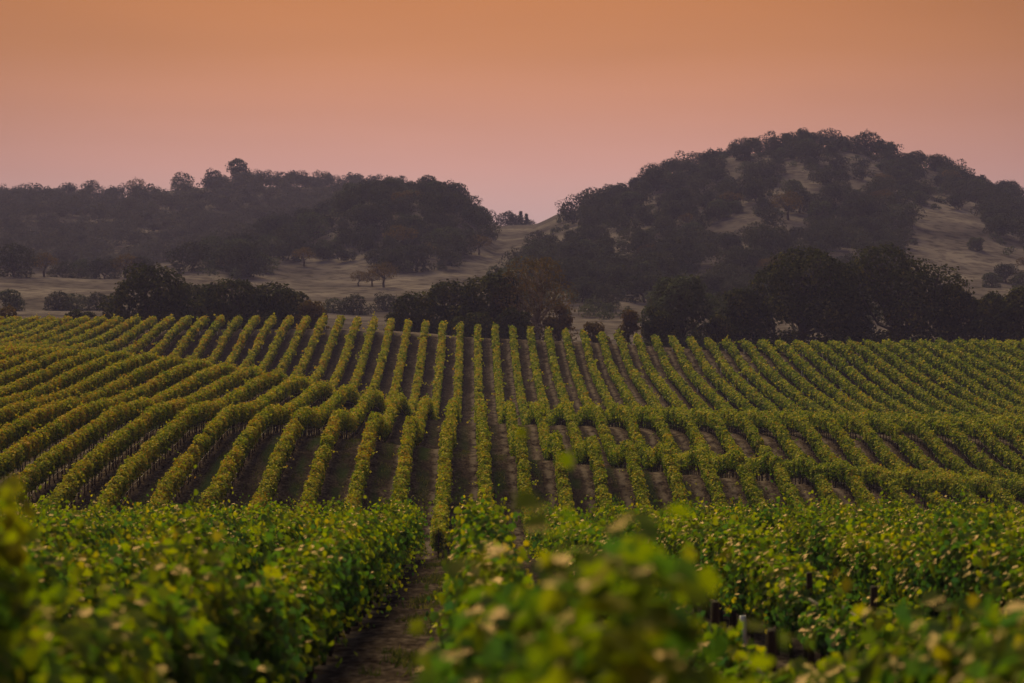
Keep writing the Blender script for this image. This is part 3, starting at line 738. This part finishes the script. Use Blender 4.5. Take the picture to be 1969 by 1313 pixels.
for i, (px, py, w, d, kind, lab) in enumerate(NEAR):
    rng = np.random.default_rng(300 + i)
    X, Y, Z = at(px, d)
    H = (YH - py) * d / F - Z; W = w * d / F
    H = max(H, 2.5)
    mat = {'oak': M_OAK_DARK, 'olive': M_OAK_OLIVE, 'brown': M_OAK_BROWN, 'sycamore': M_OAK_BROWN}[kind]
    hb = H * (.14 if kind == 'sycamore' else .04)
    nl = int(np.clip(W * H * 62, 1600, 16000) * (.8 if kind == 'sycamore' else 1))
    me = oak(rng, W * 1.04, H * 1.07, hb, int(np.clip(W * 1.7, 9, 26)), nl, (.5 if W > 7 else .4) if kind != 'sycamore' else .36, mat, M_PALEBARK if kind == 'sycamore' else M_OAKBARK,
             gap=.22 if kind != 'sycamore' else .40, limb=.8 if kind != 'sycamore' else 1.0, low=7)
    plant_tree("bush" if W < 6 and H < 5.5 else "oak_tree", me, (X, Y, Z), 0, lab, "bush" if W < 6 and H < 5.5 else "tree", "trees standing behind the crest")

# oaks over the hills
_r = np.random.default_rng(21)
PROTO = []
for i in range(12):
    W = _r.uniform(8.5, 12.5); H = W * _r.uniform(.68, .92)
    thin = i in (9, 10, 11)
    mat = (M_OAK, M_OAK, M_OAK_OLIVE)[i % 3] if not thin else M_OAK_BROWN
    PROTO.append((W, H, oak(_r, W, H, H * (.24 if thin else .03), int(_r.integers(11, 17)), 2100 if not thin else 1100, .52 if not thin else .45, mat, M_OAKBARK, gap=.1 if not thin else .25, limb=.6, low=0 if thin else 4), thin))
def inside(poly, x, y):
    r = False; n = len(poly)
    for i in range(n):
        (x1, y1), (x2, y2) = poly[i], poly[(i + 1) % n]
        if (y1 > y) != (y2 > y) and x < (x2 - x1) * (y - y1) / (y2 - y1) + x1: r = not r
    return r
MID_WOOD = [(420, 480), (470, 450), (560, 440), (605, 405), (690, 372), (860, 375), (935, 425), (948, 470), (900, 505), (830, 530), (740, 522), (640, 500), (560, 506), (480, 535), (400, 545), (395, 515)]
RIGHT_WOOD = [(1060, 455), (1080, 425), (1150, 395), (1250, 345), (1350, 300), (1560, 260), (1700, 290), (1880, 345), (2100, 400), (2100, 640), (1060, 640), (960, 570), (1010, 490)]
CLEAR = [[(1395, 345), (1480, 325), (1560, 335), (1570, 400), (1500, 410), (1420, 415)], [(1330, 405), (1430, 415), (1530, 425), (1530, 475), (1420, 480), (1340, 450)],
         [(1700, 560), (1735, 470), (1790, 415), (1893, 402), (1905, 455), (1960, 520), (2000, 590), (1800, 600)], [(1620, 330), (1720, 345), (1640, 385), (1560, 380)],
         [(1150, 470), (1230, 440), (1260, 470), (1180, 500)]]
hill_trees = []
def scatter(rng, n, x0, x1, d0, d1, ok, sep):
    got, tries = [], 0
    while len(got) < n and tries < 60000:
        tries += 1
        px, d = rng.uniform(x0, x1), rng.uniform(d0, d1)
        X, Y, Z = at(px, d); y = YH - Z * F / d
        if not ok(px, y, d): continue
        if any((X - a)**2 + ((Y - b) * .75)**2 < sep**2 for a, b, _ in got): continue
        got.append((X, Y, Z))
    return got
rng = np.random.default_rng(8)
def ok_right(px, y, d):
    if not inside(RIGHT_WOOD, px, y): return False
    if any(inside(c, px, y) for c in CLEAR): return rng.random() < (.03 if px > 1690 else .30)
    return True
right = scatter(rng, 168, 960, 2050, 520, 955, ok_right, 6.6)
mid = scatter(rng, 62, 395, 950, 600, 880, lambda px, y, d: inside(MID_WOOD, px, y), 6.2)
for X, Y, Z in right: hill_trees.append((X, Y, Z, "right", None, rng.uniform(.5, 1.1)))
for X, Y, Z in mid: hill_trees.append((X, Y, Z, "middle", None, rng.uniform(.55, 1.15)))
# trees that stand by themselves: column, ground line in the photo, distance, width in pixels, thin crown, label
SINGLES = [
 (371, 508, 640, 82, 0, "spreading oak alone on the pale grass rise left of the middle hill"),
 (30, 530, 632, 90, 0, "large dark oak at the left edge above the pale meadow"),
 (88, 532, 640, 55, 1, "thin hazy tree second from the left above the pale meadow"), (122, 533, 650, 50, 0, "hazy rounded tree third from the left above the meadow"),
 (160, 534, 655, 60, 0, "hazy green tree in the middle of the line above the meadow"), (205, 535, 655, 60, 0, "hazy tree right of centre in the line above the meadow"),
 (243, 535, 650, 62, 1, "taller brownish hazy tree near the right of the line above the meadow"), (278, 532, 650, 50, 0, "last hazy tree at the right of the line above the meadow"),
 (690, 540, 620, 42, 1, "small thin tree, leftmost of three on the grass below the middle hill"), (716, 544, 616, 42, 1, "small thin tree, central of three on the grass below the middle hill"),
 (738, 550, 606, 58, 1, "thin forked tree, rightmost of three on the grass below the middle hill"), (921, 490, 724, 46, 1, "bare looking thin tree at the wood's edge beside the saddle grass"),
 (585, 512, 690, 44, 1, "thin tree below the left end of the middle wood"), (448, 540, 640, 78, 0, "hazy grey green tree at the left foot of the middle hill"),
 (500, 520, 660, 72, 0, "bushy tree between the grey green tree and the middle wood"),
 (22, 606, 480, 60, 0, "grey hazy bush low behind the vines at the left edge"), (110, 606, 486, 56, 0, "grey hazy bush, leftmost of three below the pale meadow"),
 (150, 604, 490, 60, 0, "grey hazy bush, central of three below the pale meadow"), (190, 604, 490, 52, 0, "grey hazy bush, rightmost of three below the pale meadow"),
 (640, 612, 500, 54, 0, "hazy bush low in the valley right of the left clump"), (678, 616, 492, 60, 0, "hazy wide bush low in the valley, left of the middle clump"),
 (738, 606, 510, 60, 0, "hazy bush low in the valley beside the middle clump"),
 (1770, 420, 800, 34, 0, "small dark umbrella shaped oak at the top of the bright grass opening"),
 (352, 364, 1146, 46, 0, "tall round crowned oak on the left skyline"), (265, 382, 1148, 38, 1, "airy fan shaped tree alone on the left skyline"),
 (458, 360, 1148, 54, 0, "large dark oak, tallest on the left ridge"), (410, 362, 1146, 44, 0, "dark oak left of the tallest oak on the left ridge"),
 (1083, 420, 930, 14, 0, "tiny bush on the grass skyline right of the saddle"),
]
for px, py, d, w, thin, lab in SINGLES:
    X, Y, Z = at(px, d); hill_trees.append((X, Y, Z, lab, bool(thin), w * d / F))
order = {}
for which in ("right", "middle"):
    for band in range(6):
        order[which, band] = []
for q in hill_trees:
    if q[3] in ("right", "middle"):
        y = proj(q[0], q[1], q[2])[1]
        lo, hi = (290, 620) if q[3] == "right" else (375, 540)
        b = int(np.clip((y - lo) / (hi - lo) * 6, 0, 5)); order[q[3], b].append(q)
BAND = ["along the skyline of", "just below the skyline of", "on the upper slope of", "halfway up", "on the lower slope of", "at the foot of"]
nprng = np.random.default_rng(31)
for (which, b), qs in order.items():
    qs.sort(key=lambda q: proj(q[0], q[1], q[2])[0])
    for i, (X, Y, Z, _, _, sc) in enumerate(qs):
        c = nprng.choice(12, p=[.1] * 9 + [.034, .033, .033]); W, H, me, thin = PROTO[c]
        lab = f"{'thin brown' if thin else 'olive green' if c % 3 == 2 else 'dark'} oak {BAND[b]} the {'right-hand' if which == 'right' else 'middle'} hill, {ordinal(i + 1)} from its left end"
        plant_tree("oak_tree", me, (X, Y, Z - .2), nprng.uniform(0, 6.28), lab, "tree", f"oaks over the {'right-hand' if which == 'right' else 'middle'} hill", (sc, sc, sc * nprng.uniform(.85, 1.1)))
for X, Y, Z, lab, thin, w in hill_trees:
    if lab in ("right", "middle"): continue
    c = int(nprng.choice([9, 10, 11] if thin else [0, 1, 2, 3, 5, 6, 8])); W, H, me, _ = PROTO[c]
    sc = w / W * 1.05
    sink = .15 if thin else .10 * H * sc if 'bush' not in lab else .22 * H * sc
    plant_tree("oak_tree" if "bush" not in lab else "bush", me, (X, Y, Z - sink), nprng.uniform(0, 6.28), lab, "tree" if "bush" not in lab else "bush", "scattered trees on the grass and skyline", (sc, sc, sc * (1.25 if Y > 1100 else 1.0)))

# firs in the saddle
def fir(rng, H, W):
    n = 900; h = rng.random(n) ** .75; ang = rng.random(n) * 2 * pi
    lay = np.floor(h * 11) / 11; z = H * (.12 + .88 * (lay + (h - lay) * .5))
    rad = W / 2 * (1 - (z / H - .12) / .88) ** .85 * np.sqrt(rng.random(n)) * rng.uniform(.75, 1.15, n) + .1
    P = np.stack([rad * np.cos(ang), rad * np.sin(ang), z - rad * .25], -1)
    bag = Bag(); bag.add(*leaves(P, np.stack([np.cos(ang) * .4, np.sin(ang) * .4, np.ones(n)], -1) + rng.normal(size=(n, 3)) * .3, .55 * rng.uniform(.7, 1.3, n), rng, T_QUAD, .1))
    tb = Bag(); tb.add(*tube([(0, 0, -.5), (0, 0, H * .5), (0, 0, H * .97)], [.24, .14, .03], 6))
    return bag.mesh("crown", M_FIR), tb.mesh("trunk", M_OAKBARK)
for i, (px, top, d, w, lab) in enumerate(((1001, 405, 985, 22, "pointed fir, taller of the pair in the saddle between the hills"), (1012, 410, 985, 20, "pointed fir, right-hand one of the pair in the saddle"))):
    rng = np.random.default_rng(50 + i); X, Y, Z = at(px, d); H = (YH - top) * d / F - Z
    plant_tree("fir_tree", fir(rng, H, w * d / F), (X, Y, Z), 0, lab, "tree", "trees in the saddle")
for px, d, w, lab in ((975, 980, 40, "dark round oak left of the firs in the saddle"), (990, 975, 34, "dark oak directly in front of the firs in the saddle"), (1020, 990, 26, "small dark oak right of the firs in the saddle")):
    X, Y, Z = at(px, d); W, H, me, _ = PROTO[1]
    plant_tree("oak_tree", me, (X, Y, Z), px, lab, "tree", "trees in the saddle", w * d / F / W)

# far wood on the left ridge and low scrub under the hill oaks: too many to count
def lowtree(rng, loc, W, H, n, ls, bag, base=.1):
    k = 7
    C = np.stack([rng.normal(0, .2, k) * W, rng.normal(0, .2, k) * W, H * rng.uniform(.3, .72, k)], -1); R = W * rng.uniform(.2, .3, k)
    i = rng.integers(0, k, n); d = unit(rng.normal(size=(n, 3)) + np.array([0, 0, .35]))
    P = C[i] + d * (R[i] * (1 - np.abs(rng.normal(size=n)) * .15))[:, None] * np.array([1, 1, .9])
    P[:, 2] = np.maximum(P[:, 2], base)
    rn = np.clip(rng.normal(rng.uniform(.25, .6), .15, n), 0, 1)
    bag.add(*leaves(P + np.array(loc), d + rng.normal(size=d.shape) * .4, ls * rng.uniform(.7, 1.3, n), rng, T_QUAD, .3, rn))
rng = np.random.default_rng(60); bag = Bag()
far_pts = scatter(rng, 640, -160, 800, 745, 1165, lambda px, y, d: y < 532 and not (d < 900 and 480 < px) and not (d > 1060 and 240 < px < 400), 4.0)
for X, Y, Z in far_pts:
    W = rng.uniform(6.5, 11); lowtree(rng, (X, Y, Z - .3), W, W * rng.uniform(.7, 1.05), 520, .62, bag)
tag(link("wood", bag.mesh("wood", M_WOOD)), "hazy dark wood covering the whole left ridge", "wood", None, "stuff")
bag = Bag()
for X, Y, Z in scatter(rng, 330, 960, 2080, 540, 1010, ok_right, 4.2):
    W = rng.uniform(6, 10.5); lowtree(rng, (X, Y, Z - .3), W, W * rng.uniform(.65, .95), 700, .55, bag)
for X, Y, Z in scatter(rng, 110, 395, 950, 600, 880, lambda px, y, d: inside(MID_WOOD, px, y), 4.2):
    W = rng.uniform(6, 10); lowtree(rng, (X, Y, Z - .3), W, W * rng.uniform(.65, .95), 700, .55, bag)
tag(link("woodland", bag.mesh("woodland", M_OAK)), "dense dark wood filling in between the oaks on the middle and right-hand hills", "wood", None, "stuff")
bag = Bag(); rng = np.random.default_rng(61)
def ok_scrub(px, y, d):
    if inside(MID_WOOD, px, y): return True
    return inside(RIGHT_WOOD, px, y) and (not any(inside(c, px, y) for c in CLEAR) or rng.random() < (.10 if px > 1690 else .45))
for X, Y, Z in scatter(rng, 760, 390, 2060, 480, 960, ok_scrub, 2.2):
    W = rng.uniform(2.5, 5.5); lowtree(rng, (X, Y, Z - .2), W, W * rng.uniform(.5, .9), 130, .5, bag)
tag(link("undergrowth", bag.mesh("undergrowth", M_OAK_OLIVE)), "low scrub and brush between the oaks on the hills", "scrub", None, "stuff")

# weeds in the foreground path and the alleys at the foot of the slope
def blades(rng, P, h):
    n = len(P); a = rng.uniform(0, 2 * pi, n); w = .012 + .006 * rng.random(n)
    lean = rng.normal(0, .45, (n, 2)) * h[:, None]
    b = np.stack([np.cos(a) * w, np.sin(a) * w, np.zeros(n)], -1)
    V = np.stack([P - b, P + b, P + np.stack([lean[:, 0], lean[:, 1], h], -1)], 1)
    return V.reshape(-1, 3), [np.arange(n * 3).reshape(n, 3)], np.repeat(rng.random(n), 3)
rng = np.random.default_rng(90); pts = []
M_GRASS = leaf_material("weed blade", [(0, (.025, .035, .012)), (.6, (.05, .06, .02)), (1, (.12, .10, .045))], rough=.7, trans=.3, spec=.0)
for _ in range(260):
    x, y = FX0 - 1.2 + rng.normal(0, .28), rng.uniform(20, 92)
    if math.sin(y * .55) + rng.normal(0, .5) < .1: continue
    n = int(rng.integers(20, 60)); pts.append(np.stack([x + rng.normal(0, .14, n), y + rng.normal(0, .25, n)], -1))
for k in range(-9, 9):
    for _ in range(120):
        x, y = X0 + ROW * (k + .42) + rng.normal(0, .22), rng.uniform(112, 172)
        if math.sin(y * .21 + k * 1.7) + rng.normal(0, .5) < .15: continue
        n = int(rng.integers(8, 22)); pts.append(np.stack([x + rng.normal(0, .18, n), y + rng.normal(0, .4, n)], -1))
p2 = np.concatenate(pts); P = np.concatenate([p2, vine_ground(p2[:, 0], p2[:, 1])[:, None]], 1)
bag = Bag(); bag.add(*blades(rng, P, rng.uniform(.05, .17, len(P)) * np.where(P[:, 1] > 100, 1.3, 1)))
tag(link("grass", bag.mesh("grass", M_GRASS)), "short dark weeds growing along the path and alleys", "grass", None, "stuff")

# ------------------------------------------------------------------ smoke-tinted evening air
hz_m, hn, hl = nodes_of("evening haze")
pv = hn.new("ShaderNodeVolumePrincipled"); pv.inputs['Color'].default_value = (.46, .45, .99, 1); pv.inputs['Density'].default_value = .00016
pv.inputs['Anisotropy'].default_value = .0
ho = hn.new("ShaderNodeOutputMaterial"); hl.new(pv.outputs[0], ho.inputs['Volume'])
x0, x1, y0, y1, z0, z1 = -9500, 9500, -60, 14500, -20, 92
V = np.array([(x, y, z) for x in (x0, x1) for y in (y0, y1) for z in (z0, z1)], float)
Q = np.array([[0, 1, 3, 2], [4, 6, 7, 5], [0, 4, 5, 1], [2, 3, 7, 6], [0, 2, 6, 4], [1, 5, 7, 3]])
tag(link("haze", mesh_np("haze", V, [Q], hz_m)), "thin purplish evening haze", "haze", None, "stuff")
